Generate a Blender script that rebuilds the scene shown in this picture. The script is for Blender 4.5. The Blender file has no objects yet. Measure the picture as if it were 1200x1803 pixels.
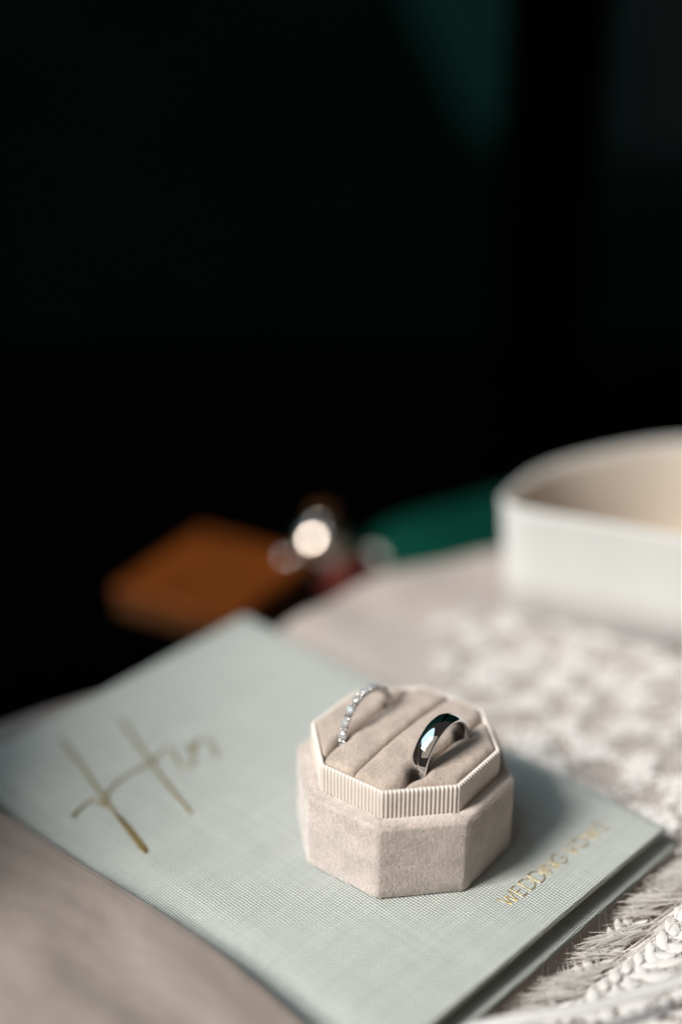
import bpy, math, random
from mathutils import Vector, Matrix, noise
random.seed(7)
S = 0.001                                   # millimetres -> metres
sc = bpy.context.scene
col = sc.collection
R = math.radians

# ------------------------------------------------------------------ camera
cd = bpy.data.cameras.new('camera'); cam = bpy.data.objects.new('camera', cd); col.objects.link(cam)
sc.camera = cam
P = 25.57
cam.location = (0, -0.5342 * math.cos(R(P)), 0.5342 * math.sin(R(P)))
cam.rotation_euler = (R(90 - P), 0, 0)
cd.sensor_fit = 'VERTICAL'; cd.sensor_height = 36.0; cd.sensor_width = 24.0; cd.lens = 50.0
cd.clip_start = 0.01; cd.clip_end = 50
cd.dof.use_dof = True; cd.dof.focus_distance = 0.3400; cd.dof.aperture_fstop = 2.15
cd.dof.aperture_blades = 0

# ------------------------------------------------------------------ world, lamps, exposure
w = bpy.data.worlds.new('World'); sc.world = w; w.use_nodes = True
bg = w.node_tree.nodes['Background']; bg.inputs[0].default_value = (1.0, 0.92, 0.84, 1); bg.inputs[1].default_value = 0.032
TL = Vector((-0.643, -0.349, 0.682)).normalized()         # towards the window
BOXC = Vector((0.0157, -0.1882, 0.0))

def area(name, centre, target, sx, sy, power, colr):
    l = bpy.data.lights.new(name, 'AREA'); l.shape = 'RECTANGLE'; l.size = sx; l.size_y = sy
    l.energy = power; l.color = colr
    o = bpy.data.objects.new(name, l); col.objects.link(o)
    o.location = centre
    o.rotation_euler = (target - centre).to_track_quat('-Z', 'Y').to_euler()
    return o
WD = 3.2
wc = BOXC + TL * WD
rt = Vector((TL.y, -TL.x, 0)).normalized() * -1
up = rt.cross(TL).normalized()
if up.z < 0: up = -up
for ix in (-1, 1):                                         # four panes of the window
    for iy in (-1, 1):
        c = wc + rt * ix * 0.215 + up * iy * 0.285
        area('window_pane_light', c, c - TL, 0.38, 0.52, 44.5, (1.0, 0.962, 0.90))
fc = BOXC + Vector((-0.52, -0.08, 0.85)).normalized() * 2.6
area('window_sky_light', fc, BOXC, 2.4, 2.2, 24.0, (0.56, 0.81, 1.0))
rc = BOXC + Vector((-0.28, -0.62, 0.73)).normalized() * 2.4
area('warm_fill', rc, BOXC, 2.8, 2.8, 8.0, (1.0, 0.84, 0.67))  # added warm fill: lifts the box's shaded faces, beige reflection in the band

vs = sc.view_settings
vs.view_transform = 'Standard'; vs.look = 'None'; vs.exposure = 0.0; vs.gamma = 1.0
cy = sc.cycles
cy.use_denoising = True
cy.sample_clamp_indirect = 20.0; cy.sample_clamp_direct = 0.0
cy.max_bounces = 12; cy.transmission_bounces = 12; cy.glossy_bounces = 6; cy.diffuse_bounces = 4
cy.caustics_reflective = False; cy.caustics_refractive = False

# ------------------------------------------------------------------ helpers
def mesh_obj(name, verts, faces, mat, parent=None, smooth=True, loc=None, rz=0.0):
    me = bpy.data.meshes.new(name)
    me.from_pydata([(v[0] * S, v[1] * S, v[2] * S) for v in verts], [], faces)
    me.update()
    if smooth:
        me.polygons.foreach_set('use_smooth', [True] * len(me.polygons))
    if mat: me.materials.append(mat)
    o = bpy.data.objects.new(name, me); col.objects.link(o)
    if parent: o.parent = parent
    if loc: o.location = Vector(loc) * S
    if rz: o.rotation_euler = (0, 0, rz)
    return o

def empty(name, loc, rz=0.0):
    o = bpy.data.objects.new(name, None); o.empty_display_size = 0.01; col.objects.link(o)
    o.location = Vector(loc) * S; o.rotation_euler = (0, 0, rz)
    return o

def tag(o, label=None, cat=None, group=None, kind=None):
    if label: o['label'] = label
    if cat: o['category'] = cat
    if group: o['group'] = group
    if kind: o['kind'] = kind
    return o

def auto_smooth(o, ang=35):
    me = o.data
    import bmesh
    bm = bmesh.new(); bm.from_mesh(me)
    for e in bm.edges:
        if len(e.link_faces) == 2 and e.calc_face_angle(0) > R(ang): e.smooth = False
    bm.to_mesh(me); bm.free()

def bevel(o, width, seg=3, ang=30):
    m = o.modifiers.new('bevel', 'BEVEL'); m.width = width * S; m.segments = seg; m.limit_method = 'ANGLE'; m.angle_limit = R(ang)
    return o

def grid_faces(nu, nv, off=0, closed_u=False):
    f = []
    for i in range(nu if closed_u else nu - 1):
        for j in range(nv - 1):
            a = off + i * nv + j; b = off + ((i + 1) % nu) * nv + j
            f.append((a, b, b + 1, a + 1))
    return f

def box_geo(x0, x1, y0, y1, z0, z1):
    v = [(x, y, z) for x in (x0, x1) for y in (y0, y1) for z in (z0, z1)]
    f = [(0, 1, 3, 2), (4, 6, 7, 5), (0, 4, 5, 1), (2, 3, 7, 6), (0, 2, 6, 4), (1, 5, 7, 3)]
    return v, f

def prism(poly, z0, z1):
    n = len(poly)
    v = [(x, y, z0) for x, y in poly] + [(x, y, z1) for x, y in poly]
    f = [tuple(range(n - 1, -1, -1)), tuple(range(n, 2 * n))]
    f += [(i, (i + 1) % n, n + (i + 1) % n, n + i) for i in range(n)]
    return v, f

def lathe(profile, n=64, closed=False):
    """profile: list of (r, z) turned about z"""
    v = []; m = len(profile)
    for i in range(n):
        a = 2 * math.pi * i / n
        for r, z in profile: v.append((r * math.cos(a), r * math.sin(a), z))
    f = []
    for i in range(n):
        for j in range(m if closed else m - 1):
            a = i * m + j; b = ((i + 1) % n) * m + j; j2 = (j + 1) % m
            f.append((a, b, ((i + 1) % n) * m + j2, i * m + j2))
    return v, f

def fbm(x, y, z=0.0, o=4):
    return noise.fractal(Vector((x, y, z)), 1.0, 2.0, o)

def smooth(a, b, x):
    t = min(1, max(0, (x - a) / (b - a))); return t * t * (3 - 2 * t)

# ------------------------------------------------------------------ materials
class NT:
    def __init__(s, name):
        s.m = bpy.data.materials.new(name); s.m.use_nodes = True
        s.t = s.m.node_tree; s.n = s.t.nodes; s.b = s.n['Principled BSDF']; s.out = s.n['Material Output']
    def node(s, kind, **kw):
        n = s.n.new(kind)
        for k, v in kw.items(): setattr(n, k, v)
        return n
    def link(s, a, b): s.t.links.new(a, b)
    def setin(s, n, i, val):
        if hasattr(val, 'is_linked') or isinstance(val, bpy.types.NodeSocket): s.link(val, n.inputs[i])
        else: n.inputs[i].default_value = val
    def math(s, op, a, b=None, c=None):
        n = s.node('ShaderNodeMath', operation=op)
        s.setin(n, 0, a)
        if b is not None: s.setin(n, 1, b)
        if c is not None: s.setin(n, 2, c)
        return n.outputs[0]
    def mixc(s, fac, a, b, mode='MIX'):
        n = s.node('ShaderNodeMix', data_type='RGBA', blend_type=mode)
        s.setin(n, 0, fac)
        s.setin(n, 6, a if isinstance(a, bpy.types.NodeSocket) else (*a, 1)); s.setin(n, 7, b if isinstance(b, bpy.types.NodeSocket) else (*b, 1))
        return n.outputs[2]
    def coord(s, scale=(1, 1, 1), kind='Object', rot=(0, 0, 0)):
        tc = s.node('ShaderNodeTexCoord'); mp = s.node('ShaderNodeMapping')
        s.link(tc.outputs[kind], mp.inputs[0]); mp.inputs['Scale'].default_value = scale; mp.inputs['Rotation'].default_value = rot
        return mp.outputs[0]
    def noise(s, vec, scale, detail=3, rough=0.55, dist=0.0):
        n = s.node('ShaderNodeTexNoise'); s.link(vec, n.inputs['Vector'])
        n.inputs['Scale'].default_value = scale; n.inputs['Detail'].default_value = detail
        n.inputs['Roughness'].default_value = rough; n.inputs['Distortion'].default_value = dist
        return n.outputs[0]
    def ramp(s, fac, lo, hi, a=0.0, b=1.0):
        n = s.node('ShaderNodeMapRange'); s.setin(n, 0, fac)
        n.inputs[1].default_value = lo; n.inputs[2].default_value = hi; n.inputs[3].default_value = a; n.inputs[4].default_value = b
        return n.outputs[0]
    def bump(s, h, dist, strength=1.0):
        n = s.node('ShaderNodeBump'); s.link(h, n.inputs['Height']); n.inputs['Distance'].default_value = dist
        n.inputs['Strength'].default_value = strength
        s.link(n.outputs[0], s.b.inputs['Normal']); return n
    def set(s, **kw):
        for k, v in kw.items():
            i = s.b.inputs[k.replace('_', ' ')]
            if isinstance(v, bpy.types.NodeSocket): s.link(v, i)
            elif isinstance(v, tuple) and len(v) == 3: i.default_value = (*v, 1)
            else: i.default_value = v
        return s

def simple(name, c, rough=0.6, metal=0.0, var=0.12, scale=60, bump=0.0, bscale=400, **kw):
    t = NT(name); v = t.coord()
    n = t.noise(v, scale, 4)
    c2 = tuple(x * (1 - var) for x in c); c3 = tuple(min(1, x * (1 + var)) for x in c)
    t.set(Base_Color=t.mixc(n, c2, c3), Roughness=rough, Metallic=metal, **kw)
    if bump: t.bump(t.noise(v, bscale, 3), bump * S)
    return t.m

def velvet(name, c, sheen=0.5, scale=1.0):
    t = NT(name); v = t.coord()
    big = t.noise(v, 160 * scale, 3, 0.6)
    fine = t.noise(t.coord((1, 1, 0.6), rot=(0.5, 0.4, 0.3)), 1500, 5, 0.75, 0.3)
    c0 = tuple(x * 0.80 for x in c); c1 = tuple(min(1, x * 1.16) for x in c)
    cc = t.mixc(t.ramp(big, 0.3, 0.7), c0, c1)
    cc = t.mixc(t.ramp(fine, 0.38, 0.62, 0.0, 0.5), cc, tuple(x * 0.55 for x in c))
    t.set(Base_Color=cc, Roughness=0.85, Sheen_Weight=sheen, Sheen_Roughness=0.5, Sheen_Tint=(1.0, 0.95, 0.92), Specular_IOR_Level=0.15)
    h = t.math('ADD', t.math('MULTIPLY', fine, 0.6), t.math('MULTIPLY', big, 0.8))
    t.bump(h, 0.6 * S)
    return t.m

def linen(name, c, pitch=0.77):
    t = NT(name)
    tc = t.node('ShaderNodeTexCoord')
    wob = t.node('ShaderNodeTexNoise'); t.link(tc.outputs['Object'], wob.inputs['Vector']); wob.inputs['Scale'].default_value = 170; wob.inputs['Detail'].default_value = 2
    off = t.node('ShaderNodeVectorMath', operation='MULTIPLY_ADD')
    t.link(wob.outputs['Color'], off.inputs[0]); off.inputs[1].default_value = (0.0011, 0.0011, 0.0); t.link(tc.outputs['Object'], off.inputs[2])
    sep = t.node('ShaderNodeSeparateXYZ'); t.link(off.outputs[0], sep.inputs[0])
    k = math.pi / (pitch * S)
    # fold the height into the second axis so that edges and the spine carry the weave too
    su = t.math('SINE', t.math('MULTIPLY', t.math('ADD', sep.outputs[0], sep.outputs[2]), k)); sv = t.math('SINE', t.math('MULTIPLY', t.math('ADD', sep.outputs[1], t.math('MULTIPLY', sep.outputs[2], 0.35)), k))
    au = t.math('ABSOLUTE', su); av = t.math('ABSOLUTE', sv)
    chk = t.math('GREATER_THAN', t.math('MULTIPLY', su, sv), 0.0)
    h1 = t.math('MULTIPLY', t.math('POWER', au, 0.45), t.math('POWER', av, 1.1))
    h2 = t.math('MULTIPLY', t.math('POWER', au, 1.1), t.math('POWER', av, 0.45))
    mx = t.node('ShaderNodeMix', data_type='FLOAT'); t.link(chk, mx.inputs[0]); t.link(h2, mx.inputs[2]); t.link(h1, mx.inputs[3])
    h = mx.outputs[0]
    slub_u = t.noise(t.coord((1, 0.03, 1)), 900, 3, 0.6); slub_v = t.noise(t.coord((0.03, 1, 1)), 900, 3, 0.6)
    sl = t.math('ADD', t.math('MULTIPLY', slub_u, 0.5), t.math('MULTIPLY', slub_v, 0.5))
    mott = t.noise(t.coord(), 45, 4, 0.6)
    base = t.mixc(t.ramp(sl, 0.35, 0.65), tuple(x * 0.86 for x in c), tuple(min(1, x * 1.09) for x in c))
    base = t.mixc(t.ramp(mott, 0.35, 0.65, 0.0, 0.25), base, tuple(x * 0.85 for x in c))
    base = t.mixc(t.ramp(h, 0.0, 0.6, 0.8, 0.0), base, (c[0] * 0.45, c[1] * 0.5, c[2] * 0.48))
    t.set(Base_Color=base, Roughness=0.85, Sheen_Weight=0.12, Specular_IOR_Level=0.2)
    t.bump(t.math('ADD', h, t.math('MULTIPLY', sl, 0.6)), 0.30 * S)
    return t.m

def gold_mat():
    t = NT('gold_foil'); v = t.coord()
    n = t.noise(v, 1500, 3, 0.7)
    t.set(Base_Color=t.mixc(n, (0.38, 0.27, 0.10), (0.82, 0.62, 0.28)), Metallic=0.8, Roughness=t.ramp(n, 0.2, 0.8, 0.22, 0.5))
    t.bump(n, 0.25 * S); return t.m

def sheer(name, c, trans=0.25, wr=0.15, scale=1.0):
    """fine woven cloth: thread grain, soft creases"""
    t = NT(name)
    g1 = t.noise(t.coord((1, 0.04, 1), rot=(0, 0, R(20))), 1500, 3, 0.6); g2 = t.noise(t.coord((0.04, 1, 1), rot=(0, 0, R(20))), 1500, 3, 0.6)
    gr = t.math('ADD', t.math('MULTIPLY', g1, 0.5), t.math('MULTIPLY', g2, 0.5))
    cr = t.noise(t.coord((0.35, 1.2, 1), rot=(0, 0, R(-12))), 38 * scale, 5, 0.55, 0.6)
    base = t.mixc(t.ramp(gr, 0.35, 0.65), tuple(x * 0.95 for x in c), tuple(min(1, x * 1.05) for x in c))
    t.set(Base_Color=base, Roughness=0.8, Sheen_Weight=0.15, Specular_IOR_Level=0.2)
    t.bump(t.math('ADD', t.math('MULTIPLY', gr, 0.06), t.math('MULTIPLY', cr, 1.6)), wr * S * 10, 0.3)
    return t.m

def metal(name, c, rough, scratch=0.02):
    t = NT(name)
    n = t.noise(t.coord(), 900, 4, 0.6)
    t.set(Base_Color=c, Metallic=1.0, Roughness=t.ramp(n, 0.3, 0.7, rough, rough + scratch))
    return t.m

M = {}
M['velvet'] = velvet('taupe_velvet', (0.59, 0.495, 0.445), 1.0)
M['fibre'] = velvet('velvet_fibre', (0.76, 0.70, 0.67), 0.8)
M['fibre_top'] = velvet('cushion_fibre', (0.62, 0.51, 0.44), 0.5)
M['cushion'] = velvet('cushion_velvet', (0.53, 0.425, 0.355), 0.6)
M['grosgrain'] = simple('cream_grosgrain', (0.70, 0.63, 0.57), 0.6, var=0.08, scale=300, bump=0.05, bscale=3000)
M['linen'] = linen('sage_linen', (0.585, 0.605, 0.575))
M['page'] = simple('cream_paper', (0.55, 0.50, 0.42), 0.9)
M['gold'] = gold_mat()
M['platinum'] = metal('polished_platinum', (0.86, 0.86, 0.87), 0.02, 0.035)
M['white_gold'] = metal('white_gold', (0.85, 0.84, 0.83), 0.22, 0.08)
M['silver'] = metal('polished_silver', (0.58, 0.50, 0.44), 0.07, 0.02)
M['lace'] = simple('white_lace_thread', (0.65, 0.615, 0.59), 0.75, var=0.06, scale=500, bump=0.12, bscale=2500, Sheen_Weight=0.2)
M['fringe'] = simple('ivory_thread', (0.76, 0.72, 0.68), 0.7, var=0.15, scale=300)
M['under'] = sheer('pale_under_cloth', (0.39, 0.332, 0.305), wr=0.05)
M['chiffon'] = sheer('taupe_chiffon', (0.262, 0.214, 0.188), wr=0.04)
M['satin'] = simple('white_satin', (0.52, 0.50, 0.495), 0.45, var=0.03, Sheen_Weight=0.2)
M['white_card'] = simple('white_card', (0.63, 0.63, 0.62), 0.55, var=0.03, scale=90, bump=0.05, bscale=900)
M['lining'] = sheer('beige_lining', (0.66, 0.58, 0.50), wr=0.06)
M['leather'] = simple('amber_leather', (0.098, 0.024, 0.003), 0.6, var=0.75, scale=75, bump=0.25, bscale=500, Specular_IOR_Level=0.08)
M['leather_dark'] = simple('brown_leather', (0.06, 0.024, 0.008), 0.6, var=0.3, scale=45, bump=0.25, bscale=500, Specular_IOR_Level=0.08)
M['red'] = simple('red_lacquer', (0.10, 0.014, 0.008), 0.4)
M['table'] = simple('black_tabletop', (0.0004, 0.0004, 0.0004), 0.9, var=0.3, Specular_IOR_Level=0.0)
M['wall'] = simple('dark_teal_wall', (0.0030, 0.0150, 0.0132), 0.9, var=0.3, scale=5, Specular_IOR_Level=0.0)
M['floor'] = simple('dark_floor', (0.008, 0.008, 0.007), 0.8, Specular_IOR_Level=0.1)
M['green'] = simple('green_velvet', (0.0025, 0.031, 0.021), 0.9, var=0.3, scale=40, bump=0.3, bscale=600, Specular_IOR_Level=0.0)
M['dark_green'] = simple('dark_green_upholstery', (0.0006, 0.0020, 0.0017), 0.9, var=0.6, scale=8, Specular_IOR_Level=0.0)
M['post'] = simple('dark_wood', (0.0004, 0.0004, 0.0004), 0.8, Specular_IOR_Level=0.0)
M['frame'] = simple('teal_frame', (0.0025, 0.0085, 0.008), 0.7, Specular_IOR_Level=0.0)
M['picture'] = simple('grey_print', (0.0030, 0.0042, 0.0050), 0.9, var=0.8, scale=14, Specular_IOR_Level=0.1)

def diamond():
    t = NT('diamond')
    t.set(Base_Color=(1, 1, 1), Roughness=0.0, IOR=2.42, Transmission_Weight=0.7)
    return t.m
M['diamond'] = diamond()

# ------------------------------------------------------------------ setting: room
TZ = -32.0
FZ = -480.0
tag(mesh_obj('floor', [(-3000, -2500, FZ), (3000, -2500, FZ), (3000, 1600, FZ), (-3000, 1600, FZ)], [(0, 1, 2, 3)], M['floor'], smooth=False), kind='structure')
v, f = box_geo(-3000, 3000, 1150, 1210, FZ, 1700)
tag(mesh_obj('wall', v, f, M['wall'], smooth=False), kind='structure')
tt = empty('table', (0, -200, FZ)); tag(tt, 'dark black table under the cloth', 'table')
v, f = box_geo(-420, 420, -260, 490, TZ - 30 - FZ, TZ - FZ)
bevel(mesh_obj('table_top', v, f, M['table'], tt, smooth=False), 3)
for sx in (-1, 1):
    for sy in (-1, 1):
        v, f = box_geo(sx * 370 - 22, sx * 370 + 22, 115 + sy * 330 - 22, 115 + sy * 330 + 22, 0, TZ - 30 - FZ)
        mesh_obj('leg', v, f, M['table'], tt, smooth=False)

# dark armchair behind the table: its back edge slopes down to the right
def chair():
    t = empty('armchair', (0, 750, FZ)); tag(t, 'dark green armchair with sloping back behind the table', 'armchair')
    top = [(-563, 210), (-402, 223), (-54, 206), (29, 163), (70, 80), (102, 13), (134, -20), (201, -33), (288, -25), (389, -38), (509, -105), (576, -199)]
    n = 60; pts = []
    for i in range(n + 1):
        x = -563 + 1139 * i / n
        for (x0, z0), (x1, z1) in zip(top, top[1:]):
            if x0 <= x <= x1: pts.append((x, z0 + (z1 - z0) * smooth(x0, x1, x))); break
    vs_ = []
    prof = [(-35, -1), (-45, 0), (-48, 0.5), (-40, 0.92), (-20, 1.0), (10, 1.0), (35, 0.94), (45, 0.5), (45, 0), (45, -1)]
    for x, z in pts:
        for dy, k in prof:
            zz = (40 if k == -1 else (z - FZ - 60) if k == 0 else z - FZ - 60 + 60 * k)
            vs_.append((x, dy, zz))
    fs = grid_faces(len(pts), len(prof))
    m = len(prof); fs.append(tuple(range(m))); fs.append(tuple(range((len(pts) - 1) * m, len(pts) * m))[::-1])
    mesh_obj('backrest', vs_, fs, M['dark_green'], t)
    v, f = box_geo(-480, 480, 46, 330, 120, 250); bevel(mesh_obj('seat', v, f, M['dark_green'], t, smooth=False), 25)
    for s in (-1, 1):
        v, f = box_geo(485 if s > 0 else -570, 570 if s > 0 else -485, 46, 330, 40, 330)
        bevel(mesh_obj('armrest', v, f, M['dark_green'], t, smooth=False), 25)
    for sx in (-520, 520):
        for sy in (0, 290):
            v, f = box_geo(sx - 18, sx + 18, sy - 15, sy + 15, 0, 41); mesh_obj('foot', v, f, M['post'], t, smooth=False)
chair()

# dark wooden post behind the white box
t = empty('wooden_post', (88, 128, TZ)); tag(t, 'dark wooden upright post rising behind the white box', 'post')
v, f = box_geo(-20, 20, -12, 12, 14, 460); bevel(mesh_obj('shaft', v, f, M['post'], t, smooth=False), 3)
v, f = box_geo(-30, 30, -22, 22, 0, 14); bevel(mesh_obj('foot', v, f, M['post'], t, smooth=False), 3)
v, f = box_geo(-25, 25, -16, 16, 460, 475); bevel(mesh_obj('cap', v, f, M['post'], t, smooth=False), 3)

# framed picture on the far wall
t = empty('framed_picture', (366, 1149, -130)); t.scale = (1.18, 1, 1.18); tag(t, 'dim framed picture with grey print on the far wall at right', 'picture')
fr = 22
for (x0, x1, z0, z1) in ((-75, 130, 0, fr), (-75, 130, 230 - fr, 230), (-75, -75 + fr, fr, 230 - fr), (130 - fr, 130, fr, 230 - fr)):
    v, f = box_geo(x0, x1, -14, 0, z0, z1); bevel(mesh_obj('frame', v, f, M['frame'], t, smooth=False), 2)
v, f = box_geo(-75 + fr, 130 - fr, -6, 0, fr, 230 - fr); mesh_obj('print', v, f, M['picture'], t, smooth=False)

# green velvet cushion on the table behind the cloth
def pillow(name, cx, cy, z0, lx, ly, h, rz, mat, nx=40, ny=40):
    vs_ = []
    for side in (1, -1):
        for i in range(nx):
            for j in range(ny):
                a = -1 + 2 * i / (nx - 1); b = -1 + 2 * j / (ny - 1)
                k = ((1 - abs(a) ** 6) * (1 - abs(b) ** 6)) ** 0.5
                vs_.append((a * lx / 2, b * ly / 2, h / 2 + side * h / 2 * k * (1 + 0.05 * fbm(a * 2, b * 2, side))))
    fs = grid_faces(nx, ny) + [q[::-1] for q in grid_faces(nx, ny, nx * ny)]
    return mesh_obj(name, vs_, fs, mat, loc=(cx, cy, z0), rz=rz)
g = pillow('velvet_cushion', 72, 22, TZ, 112, 56, 22, R(30), M['green'])
tag(g, 'emerald green velvet cushion lying behind the pale cloth', 'cushion')

# ------------------------------------------------------------------ cloth under everything
BA = (83.4, -187.3); BY = R(46.3)                          # book: fore-edge corner and direction
bu = (math.cos(BY), math.sin(BY)); bv = (-math.sin(BY), math.cos(BY))
BW, BH, BT = 110.0, 158.6, 7.4
def to_book(x, y):
    dx, dy = x - BA[0], y - BA[1]; return dx * bu[0] + dy * bu[1], dx * bv[0] + dy * bv[1]
EDGE = [(-260, -215), (-160, -155), (-103, -118), (-80, -102), (-55, -85), (-19, -60), (0, -40), (21, -22), (42, -11), (57, -6), (90, 2), (130, 8), (260, 16)]
def edge_y(x):
    if x <= EDGE[0][0]: return EDGE[0][1]
    for (x0, y0), (x1, y1) in zip(EDGE, EDGE[1:]):
        if x <= x1: return y0 + (y1 - y0) * (x - x0) / (x1 - x0)
    return EDGE[-1][1]
def edge_s(x): return sum(edge_y(x + d) for d in (-12, -6, 0, 6, 12)) / 5
def rect_d(u, v):                                          # distance outside the book's footprint
    dx = max(-BW - u, 0, u); dy = max(-v, 0, v - BH); return math.hypot(dx, dy)
def cloth_z(x, y):
    d = (edge_s(x) - y) * 0.75
    z = -BT - 0.4
    u, v_ = to_book(x, y)
    m = smooth(2, 22, rect_d(u, v_))
    z += m * (1.6 * fbm(x / 45, y / 45, 3.1, 3) + 0.8 * math.sin((x * 0.5 + y) / 9 + 2 * fbm(x / 60, y / 60, 9)))
    z += m * 4.0 * math.exp(-((d - 16) / 12.0) ** 2)         # soft roll along the far edge
    # right foreground: folds of the lace rise to the right
    z += m * 5.5 * smooth(55, 120, x - (y + 215) * 0.25) * smooth(-120, -190, y)
    z -= 4.2 * smooth(-1, -4, v_) * smooth(-17, -10, v_) * smooth(-100, -85, u) * smooth(22, 6, u)   # crease along the book's foot
    # left, behind the book's spine side
    drop = smooth(13, -7, d)
    z = z * (1 - drop) + (TZ + 0.6) * drop if d > -7 else TZ + 0.6
    return z
vs_, NX, NY = [], 190, 170
for i in range(NX):
    x = -200 + 440 * i / (NX - 1)
    e = edge_s(x)
    for j in range(NY):
        k = j / (NY - 1)
        y = -330 + (e + 13 + 4 * fbm(x / 30, 0.3, 5) + 330) * k
        vs_.append((x, y, cloth_z(x, y)))
cl = mesh_obj('draped_cloth', vs_, grid_faces(NX, NY), M['under'])
tag(cl, 'pale blush cloth spread beneath the book and the white box', 'cloth')

# ------------------------------------------------------------------ vow book
bk = empty('vow_book', (BA[0], BA[1], -BT), BY)
tag(bk, 'sage green linen vow book with gold lettering under the ring box', 'book')
CT = 1.7                                                   # cover thickness
def cover_profile():
    """closed cross-section (x,z): top cover, rolled spine, lower cover; top face at z = BT"""
    outer = [(0.0, BT - 0.45), (-0.45, BT)]
    n = 40
    for i in range(1, n): outer.append((-0.45 - (BW - 14) * i / n, BT))
    xs = -BW + 13
    for i in range(13):                                    # shallow joint before the spine
        a = i / 12; x = xs - 9.2 * a
        outer.append((x, BT - 1.6 * a * a))
    cx, r0 = -BW + 3.6, (BT - 1.6) / 2
    for i in range(1, 16):
        a = math.pi * i / 16
        outer.append((cx - 3.6 * math.sin(a), r0 + r0 * math.cos(a)))
    for i in range(n + 1): outer.append((-BW + 4 + (BW - 4 + 1.2) * i / n, 0.0))
    outer += [(1.6, 0.4), (1.6, 1.6), (1.2, 2.0)]
    inner = [(-BW + 8, 2.0), (-BW + 4.5, r0 - 0.6), (-BW + 4.5, r0 + 0.6), (-BW + 8, BT - CT - 1.6), (-BW + 15, BT - CT - 0.1), (-10.0, BT - CT), (-0.45, BT - CT), (0.0, BT - CT + 0.45)]
    # inside faces, walking from the lower cover's fore-edge back to the top cover's
    return outer, inner
outer, inner = cover_profile(); prof = outer + inner
nv = 90; vs_ = []
for j in range(nv + 1):
    for x, z in prof:
        y = (BH + 0.045 * x) * j / nv
        warp = 0.35 * math.sin(y / BH * 5) * (-x / BW) * 0.4 if z > 3 else 0.0
        e = 0.0
        vs_.append((x + 0.15 * fbm(y / 12, z, 2), y - (2.6 * (1 - y / BH) if z < 2.2 else 0), z))
m = len(prof); fs = []
for j in range(nv):
    for i in range(m):
        a = j * m + i; b = j * m + (i + 1) % m
        fs.append((a, b, b + m, a + m))
fs.append(tuple(range(m))[::-1]); fs.append(tuple(range(nv * m, nv * m + m)))
cov = mesh_obj('cover', vs_, fs, M['linen'], bk); auto_smooth(cov, 50); bevel(cov, 0.35, 2, 60)
v, f = box_geo(-BW + 15, -9, 5, BH - 5, 2.05, BT - CT - 0.4)
mesh_obj('page_block', v, f, M['page'], bk, smooth=False)

def stroke_mesh(lines, z, taper=True):
    """flat foil strokes: [(points, width)] -> thin raised ribbons"""
    V, F = [], []
    for li, (pts, wd) in enumerate(lines):
        P_ = []
        n = len(pts)
        if n > 2:                                          # Catmull-Rom
            for i in range(n - 1):
                p0 = pts[max(0, i - 1)]; p1 = pts[i]; p2 = pts[i + 1]; p3 = pts[min(n - 1, i + 2)]
                for k in range(8):
                    t_ = k / 8
                    P_.append(tuple(0.5 * (2 * p1[c] + (p2[c] - p0[c]) * t_ + (2 * p0[c] - 5 * p1[c] + 4 * p2[c] - p3[c]) * t_ ** 2 + (3 * p1[c] - p0[c] - 3 * p2[c] + p3[c]) * t_ ** 3) for c in (0, 1)))
            P_.append(pts[-1])
        else: P_ = [tuple(pts[0][c] + (pts[1][c] - pts[0][c]) * k / 6 for c in (0, 1)) for k in range(7)]
        base = len(V); N = len(P_)
        for i, (x, y) in enumerate(P_):
            ax, ay = P_[max(0, i - 1)]; bx, by_ = P_[min(N - 1, i + 1)]
            dx, dy = bx - ax, by_ - ay; L = math.hypot(dx, dy) or 1
            nx, ny = -dy / L, dx / L
            ww = wd / 2 * (1 + (0.22 * noise.noise(Vector((x * 2, y * 2, li))) if taper else 0.05))
            h = z + 0.012 * li
            V += [(x + nx * ww, y + ny * ww, h - 0.06), (x + nx * ww * 0.8, y + ny * ww * 0.8, h), (x - nx * ww * 0.8, y - ny * ww * 0.8, h), (x - nx * ww, y - ny * ww, h - 0.06)]
        for i in range(N - 1):
            for c in range(3):
                a = base + i * 4 + c; F.append((a, a + 4, a + 5, a + 1))
    return V, F
FZT = BT + 0.07
hers = [
    [([(-83.8, 144.1), (-87.4, 130.5), (-91.7, 115.0), (-95.8, 100.3), (-98.6, 89.8), (-98.3, 88.8), (-97.6, 90.2), (-96.1, 95.6), (-94.9, 100.5), (-94.4, 105.0)], 1.15),
     ([(-66.3, 138.9), (-71.2, 123.8), (-76.2, 107.8), (-80.4, 92.1)], 1.15),
     ([(-102.8, 113.6), (-98.6, 114.9), (-94.4, 115.0), (-94.0, 111.0), (-90.0, 114.8), (-84.7, 116.9), (-78.0, 117.4), (-71.1, 117.4)], 1.1)],
    [([(-71.1, 117.4), (-67.6, 119.6), (-65.6, 118.3), (-67.4, 113.4), (-68.6, 109.6), (-67.0, 107.8), (-64.4, 109.8)], 0.9)],
    [([(-64.4, 109.8), (-62.0, 113.8), (-60.4, 116.2), (-60.9, 112.6), (-59.0, 115.4), (-57.2, 115.6)], 0.9)],
    [([(-57.2, 115.6), (-55.3, 114.2), (-56.6, 110.6), (-57.9, 107.6), (-59.6, 107.2)], 0.9)],
]
for i, strokes in enumerate(hers):
    v, f = stroke_mesh(strokes, FZT + 0.02 * i); o = mesh_obj('letter', v, f, M['gold'], bk)
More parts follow.
